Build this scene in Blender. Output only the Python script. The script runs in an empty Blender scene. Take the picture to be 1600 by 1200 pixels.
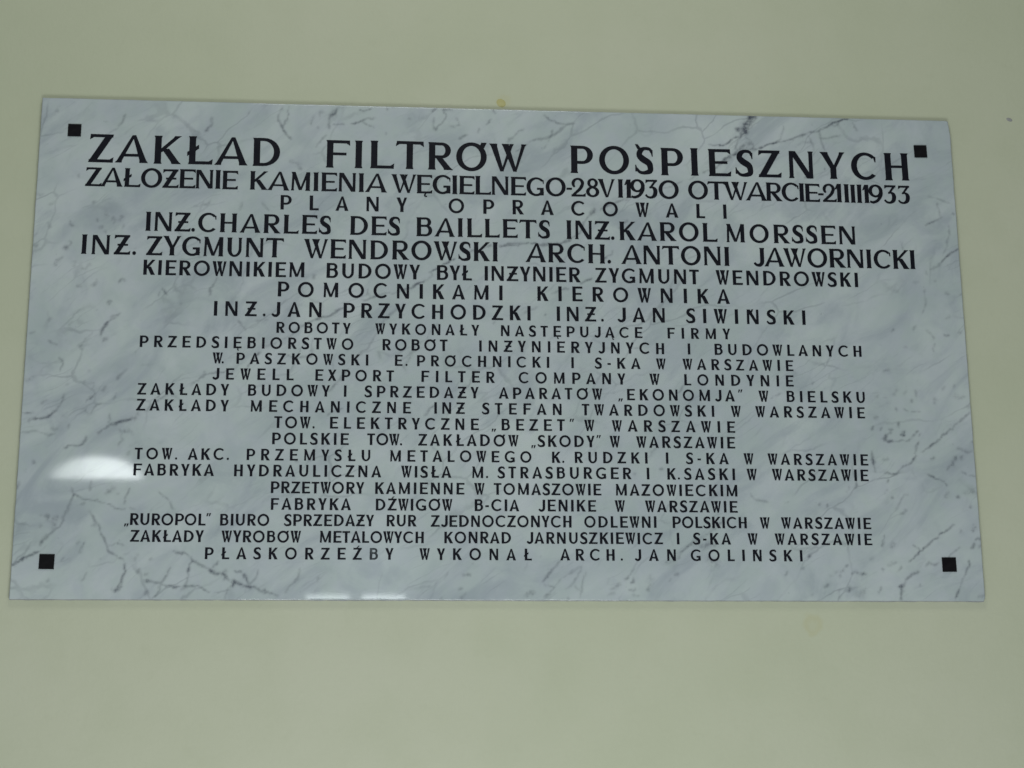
# -*- coding: utf-8 -*-
# A grey-veined marble memorial plaque with dark inlaid lettering on a cream plaster wall.
import bpy, math, random
import numpy as np

C = bpy.context.scene
COL = C.collection
R = math.radians
random.seed(11)
rng = np.random.default_rng(5)

# ------------------------------------------------------------------ camera
cam_data = bpy.data.cameras.new('camera')
cam_data.sensor_width = 36.0
cam_data.lens = 57.16
cam_data.clip_start = 0.05
cam_data.clip_end = 60.0
cam = bpy.data.objects.new('camera', cam_data)
cam.location = (-0.19506, -2.49046, -0.67515)
cam.rotation_euler = (1.811231, 0.0066813, -0.0793951)
COL.objects.link(cam)
C.camera = cam

# ------------------------------------------------------------------ world: dim even light of the room
world = bpy.data.worlds.new('World')
C.world = world
world.use_nodes = True
wn = world.node_tree.nodes
wn['Background'].inputs[0].default_value = (0.93, 1.0, 0.96, 1)
wn['Background'].inputs[1].default_value = 0.205

# ------------------------------------------------------------------ windows of the room behind the camera, and added fill lights
def area(name, loc, target, sx, sy, radiance, color, shape=None):
    d = bpy.data.lights.new(name, 'AREA')
    d.shape = 'RECTANGLE'
    d.size, d.size_y = sx, sy
    d.energy = radiance * math.pi * sx * sy
    d.color = color
    o = bpy.data.objects.new(name, d)
    o.location = loc
    dx, dy, dz = (target[i] - loc[i] for i in range(3))
    o.rotation_euler = (math.atan2(math.hypot(dx, dy), -dz) , 0, math.atan2(dy, dx) - math.pi / 2)
    COL.objects.link(o)
    if shape:
        d.use_nodes = True
        nt = d.node_tree
        em = next(n for n in nt.nodes if n.type == 'EMISSION')
        g = nt.nodes.new('ShaderNodeNewGeometry')
        sep = nt.nodes.new('ShaderNodeSeparateXYZ')
        nt.links.new(g.outputs['Parametric'], sep.inputs[0])
        def m(op, a, b=None, c=None):
            n = nt.nodes.new('ShaderNodeMath'); n.operation = op
            for i, q in enumerate((a, b, c)):
                if q is None: continue
                if isinstance(q, (int, float)): n.inputs[i].default_value = q
                else: nt.links.new(q, n.inputs[i])
            return n.outputs[0]
        def ramp(x, a, b):
            n = nt.nodes.new('ShaderNodeMapRange'); n.interpolation_type = 'SMOOTHSTEP'
            nt.links.new(x, n.inputs[0]); n.inputs[1].default_value = a; n.inputs[2].default_value = b
            return n.outputs[0]
        u, v = sep.outputs[0], sep.outputs[1]
        nt.links.new(shape(m, ramp, u, v), em.inputs['Strength'])
    return o

def lunette(m, ramp, u, v):                       # half-round window head: straight sill, arched top
    x = m('MULTIPLY', m('SUBTRACT', u, 0.5), 2.0)
    r = m('SQRT', m('ADD', m('MULTIPLY', x, x), m('MULTIPLY', v, v)))
    k = ramp(r, 1.01, 0.72)
    k = m('MULTIPLY', k, ramp(v, 0.0, 0.14))
    return m('MULTIPLY', k, m('ADD', 0.55, m('MULTIPLY', ramp(u, 0.1, 0.6), 0.45)))

def soft_rect(m, ramp, u, v):
    k = m('MULTIPLY', ramp(u, 0.0, 0.08), ramp(u, 1.0, 0.92))
    return m('MULTIPLY', k, ramp(v, 1.0, 0.93))

def glow(m, ramp, u, v):
    x = m('MULTIPLY', m('SUBTRACT', u, 0.5), 2.0); y = m('MULTIPLY', m('SUBTRACT', v, 0.5), 2.0)
    return ramp(m('SQRT', m('ADD', m('MULTIPLY', x, x), m('MULTIPLY', y, y))), 1.0, 0.0)

def facing(name, x0, x1, z0, z1, rad, col, shape, y=-4.5):
    c = ((x0 + x1) / 2, y, (z0 + z1) / 2)
    return area(name, c, (c[0], 0, c[2]), x1 - x0, z1 - z0, rad, col, shape)

facing('arched_window_light', -1.64, -1.20, 0.595, 0.715, 12.0, (0.93, 1.0, 1.0), lunette)
facing('window_light', -0.520, -0.322, -0.25, 0.120, 8.0, (0.90, 1.0, 1.0), soft_rect)
facing('window_light', -0.283, -0.084, -0.25, 0.120, 9.2, (0.90, 1.0, 1.0), soft_rect)
facing('window_glow', -0.50, 0.10, 0.0, 0.50, 1.1, (0.9, 1.0, 1.0), glow)
# fills added low and high to brighten mid-wall, outside the slab's mirror angle
area('lower_fill_light', (-0.05, -1.7, -1.6), (-0.05, 0, -0.3), 1.1, 0.7, 5.9, (0.965, 1.0, 1.0))
area('upper_fill_light', (-0.1, -1.25, 1.65), (-0.1, 0, 0.3), 0.9, 0.6, 3.3, (1.0, 1.0, 0.93))

C.view_settings.view_transform = 'Standard'
C.view_settings.look = 'None'
C.view_settings.exposure = 0.11
C.view_settings.gamma = 1.0
C.view_settings.use_curve_mapping = False

# ------------------------------------------------------------------ data (metres; x right, z up on the face of the slab)
LINES = [
    (0.2951, 0.0477, 1, [("ZAKŁAD", -0.6719, -0.3674), ("FILTRÓW", -0.2918, 0.0321), ("POŚPIESZNYCH", 0.107, 0.6726)]),
    (0.254, 0.0318, 1, [("ZAŁOŻENIE", -0.6746, -0.4329), ("KAMIENIA", -0.413, -0.1948), ("WĘGIELNEGO", -0.186, 0.0975), ("-", 0.0991, 0.1076), ("28", 0.1069, 0.1528), ("VI", 0.151, 0.191), ("1930", 0.194, 0.2846), ("OTWARCIE", 0.3, 0.5204), ("-", 0.5176, 0.5273), ("21", 0.5254, 0.5566), ("III", 0.5624, 0.5905), ("1933", 0.5923, 0.6747)]),
    (0.2212, 0.0246, 3, [("PLANY", -0.364, -0.161), ("OPRACOWALI", -0.0939, 0.3619)]),
    (0.1809, 0.0316, 2, [("INŻ.", -0.5752, -0.4982), ("CHARLES", -0.4939, -0.2824), ("DES", -0.2513, -0.1721), ("BAILLETS", -0.1449, 0.0709), ("INŻ.", 0.0984, 0.176), ("KAROL", 0.1853, 0.3454), ("MORSSEN", 0.3612, 0.5758)]),
    (0.1404, 0.032, 2, [("INŻ.", -0.6734, -0.5888), ("ZYGMUNT", -0.5733, -0.3576), ("WENDROWSKI", -0.3242, -0.0156), ("ARCH.", 0.0311, 0.1695), ("ANTONI", 0.1869, 0.363), ("JAWORNICKI", 0.404, 0.6729)]),
    (0.1078, 0.0246, 3, [("KIEROWNIKIEM", -0.5759, -0.3233), ("BUDOWY", -0.2882, -0.1394), ("BYŁ", -0.1122, -0.0558), ("INŻYNIER", -0.0357, 0.1194), ("ZYGMUNT", 0.1426, 0.3134), ("WENDROWSKI", 0.3407, 0.5755)]),
    (0.0755, 0.0244, 3, [("POMOCNIKAMI", -0.3643, -0.0078), ("KIEROWNIKA", 0.0491, 0.3621)]),
    (0.0423, 0.0242, 3, [("INŻ.", -0.4634, -0.3826), ("JAN", -0.3747, -0.295), ("PRZYCHODZKI", -0.26, 0.0372), ("INŻ.", 0.0799, 0.1557), ("JAN", 0.1766, 0.2546), ("SIWIŃSKI", 0.289, 0.4847)]),
    (0.0159, 0.0178, 4, [("ROBOTY", -0.3647, -0.2484), ("WYKONAŁY", -0.2098, -0.0446), ("NASTĘPUJĄCE", -0.0099, 0.218), ("FIRMY", 0.2586, 0.3605)]),
    (-0.0102, 0.0184, 4, [("PRZEDSIĘBIORSTWO", -0.5758, -0.2436), ("ROBÓT", -0.1976, -0.0947), ("INŻYNIERYJNYCH", -0.0446, 0.2523), ("I", 0.2903, 0.2942), ("BUDOWLANYCH", 0.3342, 0.5751)]),
    (-0.0354, 0.0178, 4, [("W.", -0.4628, -0.4451), ("PASZKOWSKI", -0.4255, -0.2203), ("E.", -0.178, -0.1581), ("PRÓCHNICKI", -0.143, 0.0662), ("I", 0.1017, 0.106), ("S-KA", 0.1394, 0.2131), ("W", 0.2377, 0.2549), ("WARSZAWIE", 0.2814, 0.4619)]),
    (-0.0611, 0.0182, 4, [("JEWELL", -0.4625, -0.3354), ("EXPORT", -0.3022, -0.1788), ("FILTER", -0.136, -0.0199), ("COMPANY", 0.0178, 0.1884), ("W", 0.2267, 0.2438), ("LONDYNIE", 0.2833, 0.4611)]),
    (-0.0866, 0.0183, 4, [("ZAKŁADY", -0.5764, -0.4354), ("BUDOWY", -0.406, -0.279), ("I", -0.2576, -0.2534), ("SPRZEDAŻY", -0.2253, -0.0458), ("APARATÓW", -0.014, 0.1508), ("„EKONOMJA”", 0.1763, 0.3765), ("W", 0.4026, 0.4191), ("BIELSKU", 0.4483, 0.5762)]),
    (-0.1121, 0.0182, 4, [("ZAKŁADY", -0.5768, -0.4349), ("MECHANICZNE", -0.401, -0.1516), ("INŻ", -0.1154, -0.0673), ("STEFAN", -0.0409, 0.0854), ("TWARDOWSKI", 0.1172, 0.3293), ("W", 0.3563, 0.3733), ("WARSZAWIE", 0.3964, 0.5751)]),
    (-0.1377, 0.0184, 4, [("TOW.", -0.3646, -0.3015), ("ELEKTRYCZNE", -0.2778, -0.0449), ("„BEZET”", -0.0256, 0.1048), ("W", 0.121, 0.1375), ("WARSZAWIE", 0.165, 0.3628)]),
    (-0.1634, 0.0184, 4, [("POLSKIE", -0.3664, -0.2478), ("TOW.", -0.22, -0.1654), ("ZAKŁADÓW", -0.1406, 0.0171), ("„SKODY”", 0.0367, 0.1471), ("W", 0.1607, 0.1778), ("WARSZAWIE", 0.2034, 0.3618)]),
    (-0.1889, 0.0179, 4, [("TOW.", -0.5756, -0.5106), ("AKC.", -0.4947, -0.4318), ("PRZEMYSŁU", -0.4048, -0.2143), ("METALOWEGO", -0.1838, 0.0371), ("K.", 0.0693, 0.0886), ("RUDZKI", 0.1053, 0.22), ("I", 0.2493, 0.2536), ("S-KA", 0.2814, 0.35), ("W", 0.3734, 0.3909), ("WARSZAWIE", 0.4128, 0.5756)]),
    (-0.2141, 0.0183, 4, [("FABRYKA", -0.5759, -0.4538), ("HYDRAULICZNA", -0.4231, -0.1972), ("WISŁA", -0.1666, -0.0885), ("M.", -0.056, -0.0312), ("STRASBURGER", -0.0167, 0.1945), ("I", 0.2183, 0.2226), ("K.", 0.2513, 0.2712), ("SASKI", 0.2777, 0.3586), ("W", 0.3778, 0.3946), ("WARSZAWIE", 0.4188, 0.5745)]),
    (-0.2402, 0.0182, 4, [("PRZETWORY", -0.3663, -0.2231), ("KAMIENNE", -0.2063, -0.0677), ("W", -0.0529, -0.0366), ("TOMASZOWIE", -0.0228, 0.1467), ("MAZOWIECKIM", 0.1692, 0.3619)]),
    (-0.2659, 0.0182, 4, [("FABRYKA", -0.3655, -0.2431), ("DŹWIGÓW", -0.2049, -0.0867), ("B-CIA", -0.0521, 0.0173), ("JENIKE", 0.0464, 0.138), ("W", 0.1669, 0.1832), ("WARSZAWIE", 0.2147, 0.3616)]),
    (-0.2908, 0.0179, 4, [("„RUROPOL”", -0.586, -0.4561), ("BIURO", -0.4417, -0.3675), ("SPRZEDAŻY", -0.3452, -0.2073), ("RUR", -0.1879, -0.1418), ("ZJEDNOCZONYCH", -0.1202, 0.0984), ("ODLEWNI", 0.1184, 0.2312), ("POLSKICH", 0.2574, 0.375), ("W", 0.3952, 0.4125), ("WARSZAWIE", 0.4299, 0.5743)]),
    (-0.3164, 0.0179, 4, [("ZAKŁADY", -0.5762, -0.4658), ("WYROBÓW", -0.4388, -0.3187), ("METALOWYCH", -0.2897, -0.1306), ("KONRAD", -0.0991, 0.0042), ("JARNUSZKIEWICZ", 0.0275, 0.2418), ("I", 0.2631, 0.2669), ("S-KA", 0.2884, 0.3487), ("W", 0.3746, 0.3919), ("WARSZAWIE", 0.4185, 0.5744)]),
    (-0.3423, 0.0179, 4, [("PŁASKORZEŹBY", -0.4628, -0.1769), ("WYKONAŁ", -0.1373, 0.0363), ("ARCH.", 0.08, 0.1776), ("JAN", 0.1957, 0.2608), ("GOLIŃSKI", 0.2843, 0.4606)]),
]
VEINS = [   # width (mm), strength, x/z pairs in tenths of a millimetre on the slab
    (2.7, 0.8, (4145,4052,4053,3960,3997,3884,3985,3791,3990,3717)),
    (6.1, 0.6, (4162,4038,4105,3943,4023,3857,3982,3735)),
    (2.2, 0.8, (3998,3903,4009,3914)),
    (2.4, 0.7, (4089,3980,4100,3991)),
    (2.4, 0.7, (4144,4018,4155,4030)),
    (2.2, 0.6, (4051,3895,4062,3906)),
    (2.7, 0.9, (3986,3810,3997,3821)),
    (2.2, 0.8, (3957,3763,3968,3774)),
    (2.0, 0.7, (4018,3746,4029,3757)),
    (1.8, 0.8, (3896,3779,3907,3791)),
    (2.0, 0.7, (3938,3716,3949,3727)),
    (1.8, 0.7, (3830,3648,3841,3659)),
    (3.1, 0.6, (3870,3784,3949,3786,4046,3783)),
    (1.3, 0.75, (3982,3717,3892,3659,3793,3619,3704,3562,3632,3519,3509,3501,3369,3488)),
    (1.2, 0.45, (4007,3680,4090,3572,4130,3480)),
    (1.2, 0.4, (3927,3678,3852,3547,3839,3436)),
    (1.5, 0.6, (4190,3463,4032,3450,3918,3438,3872,3382,3765,3333,3658,3275,3603,3228,3531,3153,3389,3076)),
    (4.1, 0.4, (4089,3553,4017,3514,3820,3399,3638,3229)),
    (2.0, 0.6, (3447,3122,3274,3020)),
    (1.3, 0.35, (3217,2999,2951,2875,2611,2710,2423,2647)),
    (1.5, 1.0, (5810,4036,5685,4028,5612,3993,5466,3914,5356,3861)),
    (1.5, 0.6, (5356,3861,5222,3828,5103,3765,4977,3706,4850,3647,4742,3611,4636,3593,4548,3593)),
    (1.3, 1.0, (4548,3593,4458,3563,4333,3513,4234,3464)),
    (1.3, 0.35, (4662,3958,4647,3827,4597,3696,4539,3602)),
    (1.3, 0.3, (5066,3727,5115,3654,5135,3524,5134,3339)),
    (1.3, 0.35, (5229,3805,5260,3713,5288,3584,5335,3455)),
    (1.2, 0.3, (4879,3518,4988,3576,5094,3579,5183,3590)),
    (1.5, 0.35, (5274,3649,5418,3689,5580,3731,5636,3779)),
    (1.6, 0.35, (5483,3915,5535,3888,5584,3964)),
    (1.3, 0.6, (4992,2968,5116,2989)),
    (1.2, 0.6, (5297,3086,5336,3160)),
    (1.2, 0.5, (4301,3181,4389,3192)),
    (1.6, 0.35, (5824,3971,5854,3878,5905,3823)),
    (1.4, 0.9, (7500,1781,7390,1719,7315,1657,7215,1571,7151,1498)),
    (1.8, 0.4, (7151,1498,7016,1411)),
    (1.4, 0.35, (7364,2178,7362,1984,7301,1789,7208,1643)),
    (1.3, 0.5, (7279,2297,7122,2258,6974,2157)),
    (1.3, 0.35, (7179,2564,7206,2442,7233,2321)),
    (1.4, 0.3, (7058,2683,7268,2639,7405,2581)),
    (2.0, 0.6, (7450,2379,7459,2372)),
    (2.0, 0.5, (7490,1014,7499,1007)),
    (3.1, 0.4, (7243,986,7252,979)),
    (2.2, 0.8, (7194,312,7203,305)),
    (2.0, 0.4, (7248,571,7257,565)),
    (4.1, 0.3, (7393,326,7402,320)),
    (4.1, 0.35, (6407,1019,6416,1012)),
    (4.1, 0.2, (6318,1076,6327,1069)),
    (2.0, 0.3, (6873,1027,6882,1020)),
    (2.0, 0.3, (7060,1209,7069,1202)),
    (2.0, 0.4, (6295,356,6304,349)),
    (2.0, 0.35, (6656,397,6665,390)),
    (2.0, 0.35, (6484,67,6493,60)),
    (2.0, 0.4, (6984,126,6993,119)),
    (2.0, 0.45, (6948,39,6957,32)),
    (2.0, 0.35, (6930,1350,6939,1343)),
    (3.1, 0.3, (6743,1179,6752,1172)),
    (4.1, 0.2, (7325,1477,7334,1470)),
    (2.0, 0.25, (6873,354,6981,238)),
    (1.5, 0.25, (6872,1015,6882,825,6823,635)),
    (1.5, 0.3, (6534,1894,6558,1726)),
    (1.5, 0.55, (7483,-998,7302,-1159,7166,-1276,6989,-1404,6810,-1552,6634,-1679)),
    (1.6, 0.55, (6604,-1492,6542,-1638,6543,-1722,6435,-1827,6325,-1921,6193,-2026,6006,-2017)),
    (1.4, 0.5, (5999,-1466,6122,-1496,6228,-1485,6502,-1455)),
    (1.4, 0.5, (6020,-1456,6065,-1413,6187,-1297)),
    (1.4, 0.6, (5800,-1645,5842,-1811,5872,-1997)),
    (1.5, 0.5, (6398,-968,6512,-999,6659,-997)),
    (1.5, 0.6, (6693,-2032,6856,-2093,6947,-2134,7014,-2216)),
    (1.3, 0.5, (7509,-2046,7362,-2037,7282,-1986)),
    (2.5, 0.3, (7227,-1601,7476,-1640)),
    (1.8, 0.3, (6359,-2344,6249,-2448,6157,-2592)),
    (2.0, 0.95, (6320,-1348,6329,-1352)),
    (2.0, 0.9, (6373,-1352,6381,-1356)),
    (2.4, 0.8, (6064,-1424,6072,-1428)),
    (3.1, 0.6, (6143,-1496,6151,-1500)),
    (2.0, 0.7, (5854,-1279,5862,-1283)),
    (2.0, 0.6, (5998,-1309,6006,-1313)),
    (2.2, 0.5, (6287,-1222,6295,-1226)),
    (2.0, 0.7, (6583,-1345,6591,-1349)),
    (1.6, 0.7, (6537,-1409,6545,-1413)),
    (1.6, 0.5, (6643,-1382,6652,-1386)),
    (2.2, 0.5, (6512,-830,6520,-834)),
    (2.0, 0.45, (6250,-970,6259,-974)),
    (3.1, 0.35, (6605,-701,6613,-705)),
    (2.4, 0.3, (6427,-676,6436,-680)),
    (3.1, 0.3, (6269,-674,6278,-678)),
    (2.7, 0.35, (5959,-762,5967,-766)),
    (2.2, 0.4, (6095,-771,6103,-775)),
    (3.1, 0.3, (5928,-1090,5936,-1094)),
    (3.1, 0.35, (6145,-314,6153,-318)),
    (2.0, 0.45, (7250,-566,7258,-570)),
    (3.1, 0.3, (7077,-610,7085,-615)),
    (5.1, 0.25, (7311,-746,7319,-750)),
    (3.1, 0.35, (6924,-835,6932,-840)),
    (2.0, 0.4, (7468,-914,7476,-918)),
    (2.0, 0.6, (7488,-1493,7496,-1498)),
    (4.1, 0.5, (7149,-1800,7157,-1804)),
    (2.4, 0.45, (7289,-1753,7297,-1757)),
    (2.0, 0.5, (7046,-1915,7055,-1919)),
    (2.0, 0.5, (6805,-1772,6813,-1776)),
    (2.7, 0.65, (6061,-2141,6069,-2145)),
    (3.1, 0.35, (6053,-1764,6061,-1768)),
    (2.0, 0.55, (6110,-2412,6118,-2416)),
    (4.1, 0.25, (6019,-2316,6027,-2320)),
    (2.7, 0.6, (7178,-2400,7186,-2404)),
    (6.1, 0.3, (7004,-2360,7012,-2365)),
    (3.1, 0.45, (7367,-2533,7375,-2537)),
    (5.1, 0.25, (7373,-2306,7382,-2310)),
    (2.0, 0.4, (6279,-2622,6287,-2626)),
    (1.5, 0.7, (7098,-2832,6898,-2967,6698,-3102,6525,-3249,6325,-3409)),
    (1.2, 0.5, (6396,-3156,6511,-3249)),
    (2.7, 0.55, (6463,-3567,6308,-3660,6190,-3818,6150,-4028)),
    (1.6, 0.7, (7302,-3378,7249,-3551,7169,-3710,7074,-3895,7006,-4013)),
    (1.4, 0.5, (5944,-3025,5867,-3185)),
    (1.3, 0.5, (7139,-3206,7052,-3273,6923,-3367)),
    (2.0, 0.4, (6796,-3433,6591,-3474)),
    (4.1, 0.5, (6070,-3171,6086,-3179)),
    (4.6, 0.7, (5544,-3631,5559,-3638)),
    (2.7, 0.65, (5411,-3610,5427,-3618)),
    (4.1, 0.5, (5210,-3611,5226,-3618)),
    (4.1, 0.3, (5076,-3611,5092,-3619)),
    (2.4, 0.9, (6164,-3807,6179,-3815)),
    (3.1, 0.6, (4971,-3821,4987,-3829)),
    (2.7, 0.6, (5330,-3846,5346,-3854)),
    (2.7, 0.5, (5812,-3858,5827,-3866)),
    (2.0, 0.4, (6461,-3791,6477,-3799)),
    (2.0, 0.55, (5296,-3505,5312,-3513)),
    (2.7, 0.5, (4716,-3341,4731,-3349)),
    (3.1, 0.45, (4342,-3621,4357,-3629)),
    (2.7, 0.35, (4599,-3534,4615,-3542)),
    (4.1, 0.55, (7393,-2897,7409,-2905)),
    (3.1, 0.5, (7448,-3071,7464,-3079)),
    (3.1, 0.55, (7366,-3178,7382,-3186)),
    (3.1, 0.4, (7481,-3178,7497,-3186)),
    (4.1, 0.4, (7449,-3946,7464,-3954)),
    (3.1, 0.4, (6155,-3528,6171,-3536)),
    (3.1, 0.35, (6052,-3449,6068,-3457)),
    (3.1, 0.3, (5707,-3371,5723,-3379)),
    (2.0, 0.4, (5885,-3542,5901,-3550)),
    (5.1, 0.25, (5166,-3925,5181,-3933)),
    (6.1, 0.25, (5515,-3898,5530,-3906)),
    (3.1, 0.2, (4751,-3952,4767,-3960)),
    (2.4, 0.4, (7184,-2966,7199,-2973)),
    (3.1, 0.4, (3369,-2799,3118,-3016,2925,-3124,2733,-3258,2593,-3419,2457,-3499)),
    (1.6, 0.5, (2929,-3030,2774,-3232,2648,-3392)),
    (5.1, 0.4, (2923,-3204,3247,-3176)),
    (5.1, 0.4, (3104,-3417,3292,-3416,3235,-3496)),
    (1.6, 0.35, (2377,-1609,2236,-1802)),
    (1.6, 0.5, (4902,-521,4954,-591)),
    (1.4, 0.3, (4248,-811,4390,-725)),
    (1.4, 0.35, (2847,-548,2731,-745)),
    (1.6, 0.35, (5945,-3109,5885,-3191)),
    (1.4, 0.35, (3823,-2335,3928,-2444,4116,-2497)),
    (2.7, 0.5, (2407,-1992,2420,-2000)),
    (2.0, 0.55, (4390,-2481,4404,-2489)),
    (2.0, 0.5, (4909,-2519,4922,-2527)),
    (2.0, 0.65, (5057,-2558,5071,-2566)),
    (3.5, 0.45, (5529,-2241,5543,-2249)),
    (3.1, 0.3, (5390,-2269,5403,-2277)),
    (2.4, 0.5, (4716,-3344,4729,-3352)),
    (2.4, 0.4, (1985,-2050,1998,-2058)),
    (3.1, 0.7, (6049,-1448,6062,-1457)),
    (2.4, 0.6, (6173,-1475,6186,-1483)),
    (2.0, 0.5, (5851,-1269,5864,-1277)),
    (2.0, 0.5, (6156,-1294,6170,-1302)),
    (1.5, 0.5, (2018,2521,1832,2478,1683,2417,1533,2336)),
    (2.7, 0.75, (1441,2326,1366,2255)),
    (1.5, 0.5, (1366,2255,1272,2137,1214,1944,1121,1846,973,1766,607,1694,353,1716,62,1691,-120,1649)),
    (1.5, 0.5, (1972,2152,1858,1996)),
    (1.5, 0.45, (-265,1665,-482,1585,-627,1544)),
    (1.5, 0.95, (-838,1446,-946,1373,-1023,1323)),
    (1.4, 0.7, (-1069,1290,-1253,1206,-1207,1168,-1283,1093)),
    (1.5, 0.95, (-1283,1083,-1406,1010,-1528,928)),
    (1.4, 0.8, (-1528,928,-1650,909,-1711,870)),
    (1.3, 0.35, (-1711,876,-1894,825,-2046,800)),
    (1.6, 0.7, (-2046,791,-2198,756,-2318,690)),
    (1.3, 0.4, (-2121,757,-2229,835,-2215,899)),
    (1.6, 0.55, (-2590,574,-2709,493,-2860,443)),
    (1.4, 0.8, (1380,1141,1176,1057)),
    (1.4, 0.6, (1003,973,909,939,722,871)),
    (1.2, 0.5, (-140,1698,46,1669,452,1726,858,1734,1048,1836)),
    (1.4, 0.45, (1734,1621,1541,1388)),
    (1.6, 0.3, (-1769,620,-2009,267,-2216,-51,-2571,-494,-2746,-744)),
    (3.6, 0.3, (-1459,-40,-1638,-372,-1607,-450)),
    (1.4, 0.3, (-1096,345,-1308,88,-1761,-170)),
    (1.8, 0.3, (-1852,-203,-2064,-112,-2002,-236)),
    (2.0, 0.5, (-239,374,-177,391)),
    (1.6, 0.55, (625,532,644,520)),
    (1.6, 0.5, (1758,-136,1789,-119)),
    (1.6, 0.45, (-1301,-1160,-1241,-1036,-1151,-988)),
    (1.4, 0.45, (2009,11,2102,12)),
    (1.4, 0.4, (1683,-736,1698,-767)),
    (1.4, 0.35, (285,527,472,658)),
    (1.5, 0.6, (-2599,566,-2743,493,-2858,431,-3002,398,-3145,335,-3260,288)),
    (1.5, 0.35, (-3260,288,-3513,58,-3712,-35,-3825,-81)),
    (1.5, 0.5, (-3909,-142,-3964,-233,-4115,-414)),
    (1.6, 0.35, (-3082,80,-3104,-221,-3506,-226)),
    (1.4, 0.5, (-4384,-477,-4525,-508,-4722,-540,-4763,-585)),
    (1.6, 0.4, (-4725,-481,-4861,-631,-4942,-721)),
    (1.5, 0.35, (-5304,-857,-5549,-1036,-5656,-1154)),
    (1.6, 0.4, (-6263,300,-6328,180,-6391,45)),
    (1.4, 0.3, (-6101,453,-6238,361)),
    (2.4, 0.5, (-5517,780,-5502,765)),
    (1.8, 0.45, (-5450,872,-5418,796,-5373,752)),
    (2.4, 0.3, (-5196,619,-5137,574)),
    (1.4, 0.35, (-4610,1054,-4689,870,-4728,748)),
    (1.5, 0.35, (-4269,363,-4121,214)),
    (1.4, 0.35, (-3982,352,-3781,370)),
    (1.6, 0.35, (-6280,630,-6262,555)),
    (2.4, 0.45, (-3076,1128,-3103,1051)),
    (1.8, 0.45, (-6667,-64,-6692,-123)),
    (1.5, 0.55, (-5717,-1146,-5825,-1229,-5962,-1303,-6071,-1348)),
    (1.2, 0.4, (-5449,-874,-5390,-932,-5163,-958)),
    (1.4, 0.4, (-2668,-677,-2810,-767)),
    (1.5, 0.45, (-2604,-1061,-2830,-1166)),
    (1.6, 0.6, (-3283,-1872,-3267,-1959)),
    (1.5, 0.4, (-6159,389,-6273,304,-6344,158,-6387,43)),
    (2.7, 0.35, (-6602,19,-6647,-54,-6681,-148)),
    (2.2, 0.45, (-6996,-286,-6934,-336,-6939,-429,-6981,-532)),
    (1.5, 0.45, (-5959,-477,-6033,-560,-6078,-643)),
    (1.3, 0.75, (-6407,-871,-6481,-944,-6536,-1005)),
    (1.4, 0.8, (-6985,-1122,-7057,-1220,-7171,-1249,-7314,-1287)),
    (1.3, 0.35, (-6985,-1122,-6891,-918)),
    (1.3, 0.45, (-7513,-1178,-7340,-1166)),
    (2.0, 0.4, (-7373,-1268,-7358,-1348)),
    (3.1, 0.45, (-7008,-1384,-6994,-1465)),
    (2.4, 0.45, (-6796,-1392,-6776,-1398)),
    (1.8, 0.55, (-6826,-1694,-6750,-1683,-6634,-1682,-6549,-1651,-6525,-1560)),
    (1.7, 0.6, (-5842,-1271,-6015,-1303,-6148,-1365,-6222,-1437,-6326,-1488)),
    (4.1, 0.4, (-5823,-1250,-5729,-1189)),
    (1.5, 0.3, (-6595,-649,-6456,-689,-6412,-790)),
    (1.4, 0.3, (-6021,-806,-6131,-929)),
    (1.4, 0.3, (-6158,-1173,-6160,-1315)),
    (1.4, 0.35, (-6589,-1097,-6469,-1177,-6379,-1034,-6303,-1002)),
    (1.5, 0.35, (-7493,-1500,-7264,-1468,-7087,-1526,-6953,-1515)),
    (2.5, 0.3, (-7422,141,-7428,79)),
    (2.0, 0.3, (-7158,-21,-7036,-101)),
    (2.0, 0.4, (-5999,-1434,-5962,-1595,-5996,-1696)),
    (3.1, 0.3, (-5874,-1413,-5811,-1493)),
    (3.1, 0.4, (-6307,3,-6299,-3)),
    (3.1, 0.3, (-7149,321,-7141,315)),
    (3.1, 0.25, (-6833,285,-6825,279)),
    (2.4, 0.4, (-6891,-918,-6883,-924)),
    (2.4, 0.35, (-7176,-1009,-7168,-1015)),
    (2.4, 0.4, (-6585,-655,-6576,-661)),
    (2.7, 0.35, (-6285,-778,-6277,-784)),
    (2.0, 0.3, (-6535,-495,-6527,-501)),
    (2.0, 0.25, (-6844,-714,-6836,-720)),
    (6.1, 0.25, (-7412,-640,-7404,-646)),
    (3.1, 0.4, (-5845,-1795,-5837,-1801)),
    (2.7, 0.4, (-5911,-1454,-5902,-1460)),
    (2.4, 0.5, (-6592,2272,-6581,2260)),
    (2.4, 0.55, (-6917,1921,-6907,1909)),
    (2.7, 0.5, (-6527,1960,-6517,1948)),
    (4.1, 0.4, (-6399,2076,-6389,2064)),
    (3.1, 0.4, (-6299,2006,-6289,1994)),
    (2.7, 0.4, (-6166,2024,-6156,2012)),
    (3.1, 0.35, (-6474,1869,-6464,1857)),
    (3.1, 0.3, (-6402,1768,-6392,1756)),
    (3.1, 0.3, (-7267,1873,-7257,1861)),
    (4.1, 0.4, (-6695,1191,-6685,1179)),
    (3.1, 0.3, (-6641,1233,-6630,1221)),
    (5.1, 0.3, (-7080,1285,-7070,1273)),
    (4.1, 0.35, (-6953,1552,-6943,1540)),
    (3.1, 0.25, (-6988,1490,-6978,1478)),
    (2.4, 0.35, (-6754,887,-6744,875)),
    (2.4, 0.4, (-6085,970,-6075,958)),
    (3.1, 0.3, (-6511,952,-6501,940)),
    (3.1, 0.2, (-6841,1249,-6831,1237)),
    (2.0, 0.4, (-6285,614,-6275,602)),
    (2.0, 0.5, (-7477,1715,-7466,1703)),
    (3.1, 0.25, (-7433,2394,-7422,2382)),
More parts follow.
